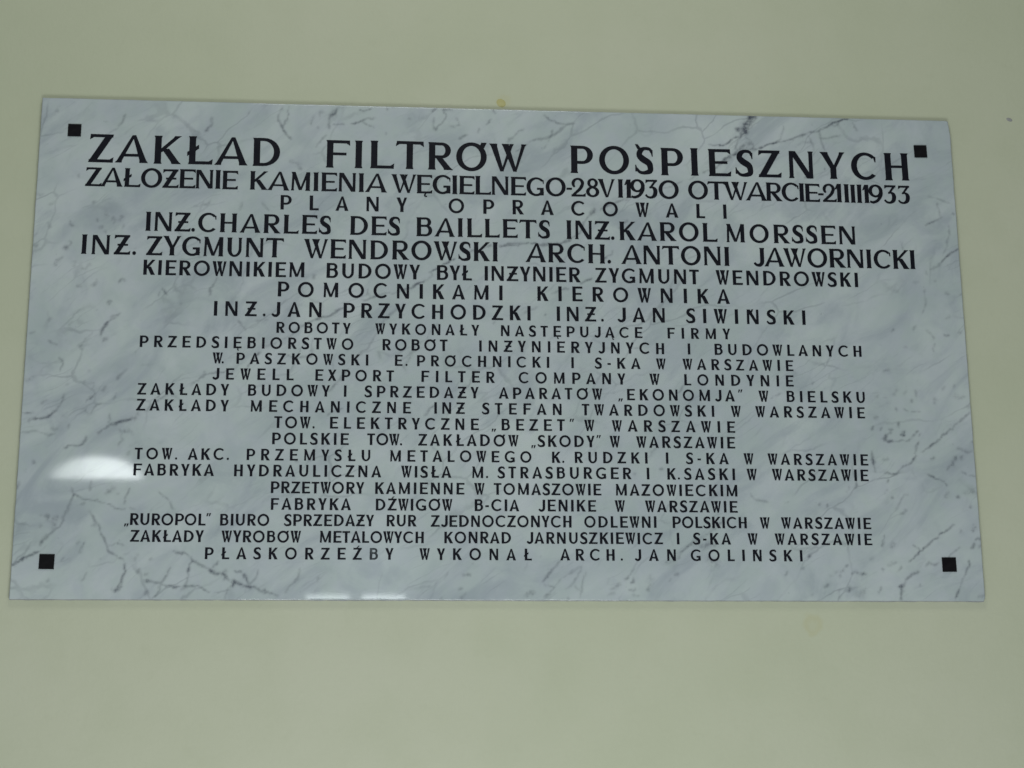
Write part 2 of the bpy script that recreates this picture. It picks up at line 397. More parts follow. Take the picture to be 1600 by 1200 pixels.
    (3.1, 0.4, (-6856,2708,-6846,2696)),
    (2.0, 0.4, (-6121,1897,-6111,1885)),
    (3.1, 0.3, (-6258,1956,-6248,1944)),
    (3.1, 0.25, (-6547,911,-6537,899)),
    (3.1, 0.25, (-7262,2253,-7251,2241)),
    (3.1, 0.4, (-7475,1542,-7465,1530)),
    (2.4, 0.55, (-2757,3994,-2810,3909,-2887,3859,-2916,3656)),
    (5.1, 0.3, (-2811,3945,-2853,3848)),
    (2.0, 0.7, (-2401,3949,-2235,3960)),
    (1.3, 0.55, (-2553,3749,-2366,3785,-2277,3811,-2156,3843)),
    (1.3, 0.45, (-2366,3778,-2254,3709,-2175,3652)),
    (1.4, 0.45, (-2829,3710,-2652,3715)),
    (3.1, 0.7, (-1144,4038,-1211,3977)),
    (3.1, 0.45, (-1032,4030,-898,4033)),
    (2.0, 0.55, (-1055,3981,-987,3899,-1032,3814,-1121,3728,-1176,3643)),
    (2.0, 0.45, (-1177,3846,-1199,3749,-1176,3654)),
    (1.6, 0.35, (-831,3855,-786,3748,-920,3733)),
    (1.5, 0.5, (-248,3871,-327,3773)),
    (1.5, 0.4, (-652,3585,-786,3510)),
    (2.0, 0.5, (-439,3686,-473,3637)),
    (1.6, 0.35, (312,3706,154,3594,19,3495)),
    (2.0, 0.4, (-248,4051,-158,3957)),
    (1.6, 0.4, (-2935,3513,-3064,3368,-3084,3296)),
    (1.6, 0.8, (-1854,4048,-1847,4038)),
    (2.2, 0.45, (-1578,3830,-1571,3821)),
    (2.4, 0.4, (-3031,3891,-3024,3881)),
    (2.0, 0.3, (-3059,3652,-3052,3643)),
    (2.0, 0.35, (-1958,4016,-1951,4007)),
    (1.6, 0.4, (-1975,3581,-1968,3572)),
    (4.1, 0.3, (-3183,3768,-3176,3758)),
    (1.4, 0.45, (633,3954,855,3835,971,3805,1163,3821)),
    (1.6, 0.4, (981,3760,735,3618,416,3474,151,3288)),
    (1.6, 0.4, (789,3698,681,3503,605,3333)),
    (2.0, 0.45, (-4771,3773,-4802,3636,-4887,3517)),
    (1.7, 0.55, (-3659,4019,-3726,3802,-3629,3570,-3499,3418)),
    (1.5, 0.4, (-3568,4002,-3580,3767,-3648,3608)),
    (4.1, 0.3, (-3526,3068,-3379,2975)),
    (2.4, 0.45, (-3378,2936,-3324,2918)),
    (1.7, 0.45, (-4234,3886,-4161,3849)),
    (1.4, 0.35, (-6167,3774,-6231,3617,-6434,3419,-6532,3262)),
    (1.4, 0.3, (-7206,3901,-7338,3742)),
    (1.4, 0.35, (-4755,2387,-4822,2271,-4998,2229)),
    (1.4, 0.35, (-4256,2322,-4287,2207)),
    (1.4, 0.3, (-3935,2329,-3825,2217)),
    (1.5, 0.85, (-7504,-3522,-7420,-3479,-7348,-3448)),
    (2.4, 0.7, (-7353,-3445,-7332,-3461)),
    (1.5, 0.65, (-7348,-3448,-7204,-3369,-7104,-3307)),
    (1.6, 0.4, (-7116,-3185,-7010,-3082,-6903,-3005)),
    (2.0, 0.5, (-6902,-3018,-6832,-2928,-6788,-2825,-6744,-2734)),
    (1.6, 0.5, (-6744,-2734,-6678,-2566,-6634,-2449,-6666,-2333)),
    (1.6, 0.55, (-6634,-2449,-6505,-2513,-6379,-2525,-6225,-2576,-6085,-2601)),
    (2.0, 0.4, (-6502,-2565,-6475,-2604)),
    (1.4, 0.4, (-6085,-2601,-5968,-2678,-5716,-2689)),
    (1.6, 0.65, (-6393,-2732,-6325,-2822,-6228,-2989,-6145,-3142,-6074,-3308,-5933,-3371,-5831,-3422)),
    (1.4, 0.5, (-5828,-3485,-5824,-3663,-5887,-3790,-5930,-3929)),
    (1.2, 0.5, (-6078,-3231,-5816,-3204)),
    (1.5, 0.5, (-5809,-2326,-5853,-2457,-5884,-2587)),
    (1.4, 0.45, (-5351,-2375,-5217,-2530,-5110,-2659)),
    (1.4, 0.35, (-6382,-2227,-6413,-2357)),
    (1.5, 0.4, (-6443,-3182,-6485,-3335)),
    (1.4, 0.35, (-6393,-3640,-6448,-3766)),
    (2.4, 0.3, (-7116,-2775,-7040,-2801,-6967,-2774)),
    (3.5, 0.4, (-6085,-2355,-6072,-2362)),
    (2.4, 0.4, (-6133,-2407,-6120,-2415)),
    (2.0, 0.35, (-5981,-2419,-5968,-2426)),
    (3.1, 0.35, (-7280,-1947,-7267,-1955)),
    (2.7, 0.45, (-7495,-2313,-7482,-2321)),
    (2.4, 0.4, (-7091,-3185,-7078,-3192)),
    (2.4, 0.35, (-6543,-3182,-6530,-3190)),
    (5.1, 0.35, (-6910,-2877,-6897,-2884)),
    (4.1, 0.35, (-6990,-2800,-6977,-2808)),
    (3.1, 0.4, (-6334,-2899,-6321,-2907)),
    (2.0, 0.4, (-6777,-3451,-6764,-3458)),
    (2.0, 0.3, (-6971,-3743,-6958,-3750)),
    (3.1, 0.25, (-6205,-3436,-6192,-3443)),
    (3.1, 0.3, (-7132,-2929,-7119,-2937)),
    (2.4, 0.8, (-5111,-3322,-5015,-3332,-4929,-3316)),
    (1.5, 0.6, (-4929,-3316,-4820,-3389,-4799,-3448,-4661,-3525,-4564,-3564)),
    (2.7, 0.5, (-4545,-3563,-4446,-3651,-4369,-3660,-4270,-3728,-4230,-3776)),
    (3.1, 0.85, (-4220,-3795,-4162,-3799)),
    (2.4, 0.55, (-4153,-3799,-4037,-3814,-3959,-3843,-3745,-3911)),
    (2.4, 0.75, (-3746,-3907,-3707,-3926)),
    (2.0, 0.6, (-3707,-3926,-3590,-3959,-3522,-3987)),
    (1.5, 0.6, (-4179,-3572,-4091,-3620,-4031,-3708,-3961,-3785)),
    (1.3, 0.4, (-3832,-3580,-3857,-3717,-3960,-3814,-4074,-3844)),
    (1.5, 0.6, (-4818,-3448,-4872,-3526,-4904,-3600)),
    (1.3, 0.55, (-5158,-3566,-5172,-3672,-5246,-3740,-5301,-3789)),
    (1.4, 0.65, (-5512,-3760,-5358,-3799,-5204,-3831,-5070,-3836,-4937,-3817,-4783,-3836,-4648,-3864,-4532,-3903)),
    (1.2, 0.4, (-4474,-3922,-4359,-3922,-4245,-3892)),
    (1.3, 0.4, (-5299,-3827,-5295,-3914,-5329,-4001)),
    (1.3, 0.35, (-4227,-3854,-4282,-3931,-4298,-4028)),
    (1.3, 0.35, (-4888,-3604,-4892,-3759,-4935,-3875)),
    (1.5, 0.4, (-3176,-3559,-3211,-3695,-3305,-3803,-3437,-3929)),
    (3.1, 0.35, (-4955,-3855,-4897,-3875)),
    (1.4, 0.45, (-5828,-3510,-5830,-3665,-5906,-3858)),
    (2.7, 0.5, (-4460,-3514,-4452,-3520)),
    (3.5, 0.4, (-4330,-3650,-4323,-3656)),
    (3.1, 0.5, (-4485,-3631,-4477,-3637)),
    (2.7, 0.45, (-5615,-3596,-5607,-3602)),
    (2.7, 0.4, (-5450,-3440,-5442,-3446)),
    (2.7, 0.4, (-5507,-3664,-5499,-3669)),
    (3.1, 0.35, (-5484,-3944,-5476,-3949)),
    (3.1, 0.3, (-5643,-3393,-5636,-3398)),
    (4.1, 0.4, (-5916,-3858,-5908,-3864)),
    (2.4, 0.4, (-2900,-3753,-2893,-3759)),
    (3.1, 0.4, (-4308,-3738,-4300,-3743)),
    (1.5, 0.5, (795,-3432,687,-3562,615,-3668,520,-3762)),
    (1.3, 0.35, (1100,-3525,909,-3655,790,-3761,695,-3878,576,-3971)),
    (1.5, 0.4, (1136,-3525,1050,-3690,978,-3795,906,-3877)),
    (1.4, 0.35, (1181,-3619,1143,-3807,1104,-3994)),
    (1.3, 0.35, (1025,-3807,1094,-3900)),
    (1.6, 0.45, (2026,-3463,1904,-3605,1807,-3711)),
    (1.4, 0.3, (555,-3796,695,-3843)),
    (2.0, 0.35, (-931,-3626,-977,-3731)),
    (3.5, 0.45, (-651,-3660,-642,-3667)),
    (2.7, 0.45, (-744,-3870,-735,-3877)),
    (3.1, 0.3, (-709,-3974,-700,-3981)),
    (2.0, 0.4, (-1046,-4026,-1037,-4033)),
    (4.6, 0.4, (330,-3937,339,-3944)),
    (3.1, 0.45, (564,-3960,574,-3967)),
    (2.0, 0.5, (916,-4017,925,-4024)),
    (2.4, 0.6, (1925,-3734,1934,-3741)),
    (2.9, 0.55, (1909,-3880,1919,-3887)),
    (2.0, 0.4, (1966,-3968,1976,-3975)),
    (4.1, 0.3, (1662,-3829,1671,-3836)),
    (4.1, 0.4, (2194,-3851,2204,-3858)),
    (5.1, 0.25, (2186,-3710,2196,-3717)),
    (3.1, 0.3, (1577,-3946,1586,-3953)),
    (3.1, 0.4, (2496,-3709,2505,-3716)),
    (3.1, 0.4, (2594,-3614,2603,-3621)),
    (1.6, 0.3, (489,-3374,498,-3381)),
    (4.1, 0.2, (252,-3516,261,-3523)),
    (2.4, 0.3, (-569,-3484,-560,-3491)),
    (3.1, 0.4, (2158,-3874,2168,-3881)),
]

SLAB_W, SLAB_H, SLAB_T = 1.5, 0.8082, 0.008

# ------------------------------------------------------------------ materials
def new_mat(name):
    m = bpy.data.materials.new(name); m.use_nodes = True
    nt = m.node_tree
    return m, nt, nt.nodes['Principled BSDF']

class NB:                                          # tiny node builder
    def __init__(s, nt): s.nt = nt
    def n(s, t, **kw):
        o = s.nt.nodes.new(t)
        for k, v in kw.items(): setattr(o, k, v)
        return o
    def set(s, sock, v):
        if isinstance(v, bpy.types.NodeSocket): s.nt.links.new(v, sock)
        else: sock.default_value = v
    def math(s, op, a, b=0.0):
        o = s.n('ShaderNodeMath', operation=op); s.set(o.inputs[0], a); s.set(o.inputs[1], b); return o.outputs[0]
    def noise(s, co, scale, detail=4.0, rough=0.55, dist=0.0):
        o = s.n('ShaderNodeTexNoise'); s.set(o.inputs['Vector'], co); o.inputs['Scale'].default_value = scale
        o.inputs['Detail'].default_value = detail; o.inputs['Roughness'].default_value = rough
        o.inputs['Distortion'].default_value = dist; return o.outputs[0]
    def rng(s, x, a, b, c=0.0, d=1.0, smooth=True):
        o = s.n('ShaderNodeMapRange'); o.interpolation_type = 'SMOOTHSTEP' if smooth else 'LINEAR'
        s.set(o.inputs[0], x)
        for i, q in zip((1, 2, 3, 4), (a, b, c, d)): o.inputs[i].default_value = q
        return o.outputs[0]
    def mix(s, f, a, b, mode='MIX'):
        o = s.n('ShaderNodeMix', data_type='RGBA', blend_type=mode)
        s.set(o.inputs[0], f); s.set(o.inputs[6], a); s.set(o.inputs[7], b); return o.outputs[2]
    def scale(s, co, v):
        o = s.n('ShaderNodeMapping'); s.set(o.inputs[0], co); o.inputs['Scale'].default_value = v; return o.outputs[0]
    def bump(s, h, strength, dist):
        o = s.n('ShaderNodeBump'); s.set(o.inputs['Height'], h); o.inputs['Strength'].default_value = strength
        o.inputs['Distance'].default_value = dist; return o.outputs[0]

def rgb(r, g, b): return (r, g, b, 1.0)

# plaster wall
MAT_WALL, nt, bs = new_mat('cream_wall_paint'); k = NB(nt)
co = k.n('ShaderNodeTexCoord').outputs['Object']
a = k.rng(k.noise(co, 1.3, 3), 0.3, 0.7)
c = k.mix(a, rgb(0.640, 0.682, 0.505), rgb(0.680, 0.705, 0.550))
c = k.mix(k.rng(k.noise(co, 9.0, 4), 0.35, 0.75, 0.0, 0.35), c, rgb(0.60, 0.64, 0.47))
c = k.mix(k.rng(k.noise(co, 34.0, 3, 0.6), 0.55, 0.8, 0.0, 0.22), c, rgb(0.58, 0.61, 0.45))
# faint yellowish water mark below the slab
sub = k.n('ShaderNodeVectorMath', operation='DISTANCE')
wob = k.n('ShaderNodeVectorMath', operation='ADD')
nz = k.n('ShaderNodeTexNoise'); nz.inputs['Scale'].default_value = 40.0; nt.links.new(co, nz.inputs['Vector'])
sc = k.n('ShaderNodeVectorMath', operation='SCALE'); nt.links.new(nz.outputs['Color'], sc.inputs[0]); sc.inputs['Scale'].default_value = 0.022
nt.links.new(co, wob.inputs[0]); nt.links.new(sc.outputs[0], wob.inputs[1])
nt.links.new(wob.outputs[0], sub.inputs[0]); sub.inputs[1].default_value = (0.4724 + 0.011, 0.011, -0.4388 + 0.011)
d = sub.outputs['Value']
ring = k.math('MULTIPLY', k.rng(d, 0.020, 0.013), k.rng(d, 0.002, 0.013, 0.45, 1.0))
c = k.mix(k.math('MULTIPLY', ring, 0.35), c, rgb(0.60, 0.58, 0.33))
# pale halo where the wall was touched up beside the putty dab
h2 = k.n('ShaderNodeVectorMath', operation='DISTANCE'); nt.links.new(wob.outputs[0], h2.inputs[0]); h2.inputs[1].default_value = (-0.007 + 0.016, 0.011, 0.4185 + 0.013)
c = k.mix(k.rng(h2.outputs['Value'], 0.016, 0.009, 0.0, 0.30), c, rgb(0.63, 0.61, 0.36))
k.set(bs.inputs['Base Color'], c)
bs.inputs['Roughness'].default_value = 0.62
bs.inputs['Specular IOR Level'].default_value = 0.25
h = k.math('ADD', k.math('MULTIPLY', k.noise(co, 140.0, 3), 0.5), k.noise(co, 22.0, 3))
k.set(bs.inputs['Normal'], k.bump(h, 0.20, 0.004))

# polished marble
MAT_MARBLE, nt, bs = new_mat('polished_veined_marble'); k = NB(nt)
co = k.n('ShaderNodeTexCoord').outputs['Object']
att = k.n('ShaderNodeAttribute', attribute_name='vein').outputs['Fac']
rot = k.n('ShaderNodeMapping'); nt.links.new(co, rot.inputs[0]); rot.inputs['Rotation'].default_value = (0, R(38), 0)
st = k.scale(rot.outputs[0], (1.0, 1.0, 2.2))
cloud = k.rng(k.noise(st, 3.2, 6, 0.6, 0.6), 0.30, 0.72)
c = k.mix(cloud, rgb(0.500, 0.578, 0.600), rgb(0.715, 0.785, 0.790))
c = k.mix(k.rng(k.noise(co, 13.0, 5, 0.6, 0.8), 0.40, 0.75, 0.0, 0.5), c, rgb(0.420, 0.490, 0.540))
tint = k.rng(k.noise(co, 21.0, 4, 0.6, 0.4), 0.36, 0.66)
c = k.mix(0.36, c, k.mix(tint, rgb(0.545, 0.650, 0.635), rgb(0.570, 0.625, 0.710)))
big = k.rng(k.noise(st, 5.5, 5, 0.6, 1.2), 0.48, 0.70, 0.0, 0.55)
c = k.mix(big, c, rgb(0.385, 0.445, 0.505))
# fine natural network of hair veins, only in patches
wn_ = k.n('ShaderNodeTexNoise'); wn_.inputs['Scale'].default_value = 9.0; wn_.inputs['Detail'].default_value = 6.0
nt.links.new(co, wn_.inputs['Vector'])
ws = k.n('ShaderNodeVectorMath', operation='SCALE'); nt.links.new(wn_.outputs['Color'], ws.inputs[0]); ws.inputs['Scale'].default_value = 0.11
wa = k.n('ShaderNodeVectorMath', operation='ADD'); nt.links.new(st, wa.inputs[0]); nt.links.new(ws.outputs[0], wa.inputs[1])
vo = k.n('ShaderNodeTexVoronoi', feature='DISTANCE_TO_EDGE'); nt.links.new(wa.outputs[0], vo.inputs['Vector']); vo.inputs['Scale'].default_value = 6.5
hair = k.math('MULTIPLY', k.rng(vo.outputs['Distance'], 0.030, 0.0), k.rng(k.noise(co, 7.0, 3), 0.46, 0.66))
c = k.mix(k.math('MULTIPLY', hair, 0.32), c, rgb(0.18, 0.21, 0.245))
rot2 = k.n('ShaderNodeMapping'); nt.links.new(wa.outputs[0], rot2.inputs[0]); rot2.inputs['Rotation'].default_value = (0, R(-9), 0); rot2.inputs['Location'].default_value = (3.1, 0.7, 1.9)
vo2 = k.n('ShaderNodeTexVoronoi', feature='DISTANCE_TO_EDGE'); nt.links.new(k.scale(rot2.outputs[0], (0.8, 1.0, 2.4)), vo2.inputs['Vector']); vo2.inputs['Scale'].default_value = 9.5
hair2 = k.math('MULTIPLY', k.rng(vo2.outputs['Distance'], 0.060, 0.0), k.rng(k.noise(co, 11.0, 4, 0.6), 0.48, 0.66))
c = k.mix(k.math('MULTIPLY', hair2, 0.20), c, rgb(0.20, 0.235, 0.27))
fleck = k.rng(k.noise(co, 75.0, 3, 0.6), 0.66, 0.80, 0.0, 0.35)
c = k.mix(fleck, c, rgb(0.27, 0.32, 0.35))
grain = k.noise(co, 420.0, 2)
vv = k.math('MULTIPLY', att, k.rng(grain, 0.25, 0.7, 0.75, 1.1))
c = k.mix(vv, c, rgb(0.060, 0.070, 0.105))
k.set(bs.inputs['Base Color'], c)
bs.inputs['Roughness'].default_value = 0.035
bs.inputs['IOR'].default_value = 1.52
k.set(bs.inputs['Normal'], k.bump(k.noise(co, 5.0, 2), 0.02, 0.001))

MAT_EDGE, nt, bs = new_mat('sawn_marble_edge'); k = NB(nt)
co = k.n('ShaderNodeTexCoord').outputs['Object']
k.set(bs.inputs['Base Color'], k.mix(k.rng(k.noise(co, 60.0, 4), 0.35, 0.7), rgb(0.36, 0.38, 0.40), rgb(0.48, 0.50, 0.52)))
bs.inputs['Roughness'].default_value = 0.75

def dark_mat(name, base, alt, rough, spec=0.18):
    m, nt, bs = new_mat(name); k = NB(nt)
    co = k.n('ShaderNodeTexCoord').outputs['Object']
    k.set(bs.inputs['Base Color'], k.mix(k.rng(k.noise(co, 90.0, 4), 0.45, 0.75), base, alt))
    k.set(bs.inputs['Roughness'], k.rng(k.noise(co, 60.0, 3), 0.3, 0.7, rough - 0.08, rough + 0.12))
    bs.inputs['Specular IOR Level'].default_value = spec
    return m
MAT_INK = dark_mat('black_letter_paint', rgb(0.0062, 0.0068, 0.0135), rgb(0.011, 0.012, 0.020), 0.42)
MAT_WORN = dark_mat('worn_grey_letter_paint', rgb(0.050, 0.058, 0.068), rgb(0.15, 0.175, 0.185), 0.5)
MAT_CAP = dark_mat('blackened_metal', rgb(0.0050, 0.0045, 0.0065), rgb(0.010, 0.009, 0.011), 0.40)
MAT_PUTTY = dark_mat('ochre_putty', rgb(0.60, 0.57, 0.27), rgb(0.64, 0.61, 0.32), 0.6)
MAT_NAIL = dark_mat('grey_nail_steel', rgb(0.42, 0.42, 0.42), rgb(0.36, 0.36, 0.38), 0.6)

# ------------------------------------------------------------------ helpers
def link_mesh(name, verts, faces, mat, parent=None, loc=(0, 0, 0), smooth=False):
    me = bpy.data.meshes.new(name)
    me.from_pydata(verts, [], faces); me.materials.append(mat); me.update()
    if smooth: me.polygons.foreach_set('use_smooth', [True] * len(me.polygons))
    o = bpy.data.objects.new(name, me); o.location = loc
    if parent is not None: o.parent = parent
    COL.objects.link(o)
    return o

# ------------------------------------------------------------------ wall
def build_wall():
    s = 5.0
    o = link_mesh('wall', [(-s, 0, -s), (s, 0, -s), (s, 0, s), (-s, 0, s), (-s, .2, -s), (s, .2, -s), (s, .2, s), (-s, .2, s)],
                  [(0, 1, 2, 3), (7, 6, 5, 4), (0, 4, 5, 1), (1, 5, 6, 2), (2, 6, 7, 3), (3, 7, 4, 0)], MAT_WALL)
    o.location = (0, SLAB_T, 0)
    o['kind'] = 'structure'
build_wall()

# ------------------------------------------------------------------ plaque root
plaque = bpy.data.objects.new('marble_plaque', None)
plaque.empty_display_size = 0.1
COL.objects.link(plaque)
plaque['label'] = 'polished white marble plaque with grey veins and black capital lettering, mounted on the cream wall'
plaque['category'] = 'plaque'

# ------------------------------------------------------------------ slab
def fbm1(n, octaves=4, base=3.0):
    x = np.linspace(0, 1, n); y = np.zeros(n); amp = 1.0; f = base
    for _ in range(octaves):
        kk = max(2, int(f) + 2)
        y += amp * np.interp(x * (kk - 1), np.arange(kk), rng.normal(size=kk)); amp *= 0.55; f *= 2.1
    return y

def vein_map(nx, nz):
    xs = np.linspace(-SLAB_W / 2, SLAB_W / 2, nx); zs = np.linspace(-SLAB_H / 2, SLAB_H / 2, nz)
    dx = xs[1] - xs[0]; dz = zs[1] - zs[0]
    keep = np.ones((nz, nx))                                # product of (1 - darkness)
    for w, s, q in VEINS:
        p = np.array(q, float).reshape(-1, 2) / 1e4
        seg = np.hypot(*np.diff(p, axis=0).T); L = seg.sum()
        if len(p) == 2 and L < 0.009:                       # specks: short irregular dashes
            an = rng.normal(0.75, 0.6); h_ = w * 1e-3 * rng.uniform(0.5, 1.7)
            c_ = p.mean(0); dv = np.array([math.cos(an), math.sin(an)]) * h_
            p = np.array([c_ - dv, c_ + rng.normal(size=2) * h_ * .35, c_ + dv])
            seg = np.hypot(*np.diff(p, axis=0).T); L = seg.sum(); w = w * 0.8
        if L <= 0: continue
        n = max(6, int(L / 0.0010)); u = np.linspace(0, L, n); cu = np.r_[0, np.cumsum(seg)]
        px = np.interp(u, cu, p[:, 0]); pz = np.interp(u, cu, p[:, 1])
        tx, tz = np.gradient(px), np.gradient(pz); ln = np.hypot(tx, tz) + 1e-12
        amp = min(0.0009, 0.035 * L)
        j = fbm1(n, 4, max(2, L / 0.02)) * amp
        px = px - tz / ln * j; pz = pz + tx / ln * j
        sg = (w * 0.98 if w < 2 else w * 0.85) * 1e-3 * 0.62 * np.clip(1 + 0.25 * fbm1(n, 3, max(2, L / 0.012)), 0.5, 1.7)
        st = s * 1.06 * np.clip(0.95 + 0.16 * fbm1(n, 3, max(2, L / 0.015)), 0.5, 1.25) * (1.15 if L > 0.012 else 0.9)
        if L > 0.02:
            st = st * np.clip(np.minimum(u, L - u) / 0.005 + 0.45, 0, 1)
        layer = {}
        r = int(math.ceil(3 * sg.max() / dx)) + 1
        x0, x1 = px.min() - 3.2 * sg.max(), px.max() + 3.2 * sg.max(); z0, z1 = pz.min() - 3.2 * sg.max(), pz.max() + 3.2 * sg.max()
        i0, i1 = np.searchsorted(xs, [x0, x1]); k0, k1 = np.searchsorted(zs, [z0, z1])
        if i1 <= i0 or k1 <= k0: continue
        acc = np.zeros((k1 - k0, i1 - i0))
        for t in range(n):
            a0 = max(i0, np.searchsorted(xs, px[t] - 3 * sg[t])); a1 = min(i1, np.searchsorted(xs, px[t] + 3 * sg[t]))
            b0 = max(k0, np.searchsorted(zs, pz[t] - 3 * sg[t])); b1 = min(k1, np.searchsorted(zs, pz[t] + 3 * sg[t]))
            if a1 <= a0 or b1 <= b0: continue
            g = st[t] * np.exp(-((xs[a0:a1][None] - px[t]) ** 2 + (zs[b0:b1][:, None] - pz[t]) ** 2) / (2 * sg[t] ** 2))
            v = acc[b0 - k0:b1 - k0, a0 - i0:a1 - i0]; np.maximum(v, g, out=v)
        if w > 3:                                            # wide smudges break up into specks
            acc *= np.clip(0.7 + 0.45 * rng.normal(size=acc.shape), 0.2, 1.4)
        keep[k0:k1, i0:i1] *= 1 - np.clip(acc, 0, 0.93)
    vm = 1 - keep
    def field(step):                                        # smooth random field on the grid
        a = rng.normal(size=(nz // step + 3, nx // step + 3))
        yy = np.arange(nz) / step; xx = np.arange(nx) / step
        y0 = yy.astype(int); x0 = xx.astype(int); fy = (yy - y0)[:, None]; fx = (xx - x0)[None]
        fy = fy * fy * (3 - 2 * fy); fx = fx * fx * (3 - 2 * fx)
        return (a[y0][:, x0] * (1 - fx) + a[y0][:, x0 + 1] * fx) * (1 - fy) + (a[y0 + 1][:, x0] * (1 - fx) + a[y0 + 1][:, x0 + 1] * fx) * fy
    ux = 0.35 * field(3) + 0.6 * field(8); uz = 0.35 * field(3) + 0.6 * field(8)
    ii = np.clip(np.arange(nz)[:, None] + np.rint(uz).astype(int), 0, nz - 1); jj = np.clip(np.arange(nx)[None] + np.rint(ux).astype(int), 0, nx - 1)
    vm = vm[ii, jj]
    vm = vm * np.clip(1.0 + 0.12 * field(2) + 0.15 * field(6), 0.4, 1.35)
    vm = 0.5 * vm + 0.125 * (np.roll(vm, 1, 0) + np.roll(vm, -1, 0) + np.roll(vm, 1, 1) + np.roll(vm, -1, 1))
    return np.clip(vm, 0, 0.95)

def build_slab():
    nx, nz = 860, 464
    bev = 0.0007
    vm = vein_map(nx, nz)
    xs = np.linspace(-SLAB_W / 2 + bev, SLAB_W / 2 - bev, nx); zs = np.linspace(-SLAB_H / 2 + bev, SLAB_H / 2 - bev, nz)
    X, Z = np.meshgrid(xs, zs)
    def worn(X, Z):                                          # top right corner is rubbed away, bottom right a little
        hx = SLAB_W / 2; hz = SLAB_H / 2
        near = np.clip((X - (hx - 0.03)) / 0.03, 0, 1)
        cut = np.clip((Z - (hz - 0.024)) / 0.024, 0, 1) ** 1.0 * 0.0026 + np.clip((-Z - (hz - 0.006)) / 0.006, 0, 1) * 0.0030
        X2 = X - near * cut
        nearz = np.clip((Z - (hz - 0.02)) / 0.02, 0, 1)
        return X2, Z - nearz * np.clip((X - (hx - 0.006)) / 0.006, 0, 1) * 0.0012
    X, Z = worn(X, Z)
    # ring of the outer edge, walked counter-clockwise seen from the room
    idx = np.arange(nx * nz).reshape(nz, nx)
    ring = np.r_[idx[0, :-1], idx[:-1, -1], idx[-1, :0:-1], idx[:0:-1, 0]]
    V = np.c_[X.ravel(), np.zeros(nx * nz), Z.ravel()]
    rx, rz = V[ring, 0], V[ring, 2]
    hx, hz = SLAB_W / 2 - bev, SLAB_H / 2 - bev
    nrm = np.c_[np.where(rx > hx - 0.006, 1.0, np.where(rx < -hx + 1e-6, -1.0, 0)), np.where(rz > hz - 0.004, 1.0, np.where(rz < -hz + 1e-6, -1.0, 0))]
    m = len(ring)
    nick = np.interp(np.arange(m), np.arange(0, m, 5), rng.normal(size=len(range(0, m, 5)))) * 0.00022
    off = bev + nick[:, None]
    A = np.c_[rx + nrm[:, 0] * off[:, 0], np.full(m, bev), rz + nrm[:, 1] * off[:, 0]]
    B = A.copy(); B[:, 1] = SLAB_T + 0.004
    verts = np.vstack([V, A, B])
    q = np.stack([idx[:-1, :-1], idx[:-1, 1:], idx[1:, 1:], idx[1:, :-1]], -1).reshape(-1, 4)
    nb = nx * nz; i = np.arange(m); j = (i + 1) % m
    q1 = np.stack([nb + i, nb + j, ring[j], ring[i]], -1)
    q2 = np.stack([nb + m + i, nb + m + j, nb + j, nb + i], -1)
    faces = np.vstack([q, q1, q2]).astype(np.int32)
    me = bpy.data.meshes.new('slab')
    me.vertices.add(len(verts)); me.vertices.foreach_set('co', verts.astype(np.float32).ravel())
    me.loops.add(faces.size); me.loops.foreach_set('vertex_index', faces.ravel())
    me.polygons.add(len(faces)); me.polygons.foreach_set('loop_start', np.arange(0, faces.size, 4, dtype=np.int32))
    me.update(calc_edges=True); me.validate()
    at = me.attributes.new('vein', 'FLOAT', 'POINT')
    vals = np.r_[vm.ravel(), vm.ravel()[ring], vm.ravel()[ring]].astype(np.float32)
    at.data.foreach_set('value', vals)
    me.materials.append(MAT_MARBLE); me.materials.append(MAT_EDGE)
    mi = np.zeros(len(me.polygons), np.int32); mi[len(q):] = 1; me.polygons.foreach_set('material_index', mi)
    o = bpy.data.objects.new('slab', me); o.parent = plaque
    COL.objects.link(o)
build_slab()

# ------------------------------------------------------------------ square bolt caps
def cap_mesh(s, h=0.0022, bev=0.0009):
    a, b = s / 2, s / 2 - bev
    v = []
    for r, y in ((a, 0.002), (a, -h + bev), (b, -h)):
        v += [(-r, y, -r), (r, y, -r), (r, y, r), (-r, y, r)]
    f = [(8, 9, 10, 11)]
    for base in (0, 4):
        for i in range(4):
            j = (i + 1) % 4; f.append((base + i, base + j, base + 4 + j, base + 4 + i))
    return v, f
for x, z, s, tilt in ((-0.6958, 0.3486, 0.0208, 0.0), (0.6963, 0.3473, 0.0216, -1.0), (-0.6979, -0.3472, 0.0225, 0.6), (0.6955, -0.3466, 0.0226, -0.4)):
    v, f = cap_mesh(s)
    o = link_mesh('bolt_cap', v, f, MAT_CAP, plaque, (x, 0, z)); o.rotation_euler = (0, R(tilt), 0)

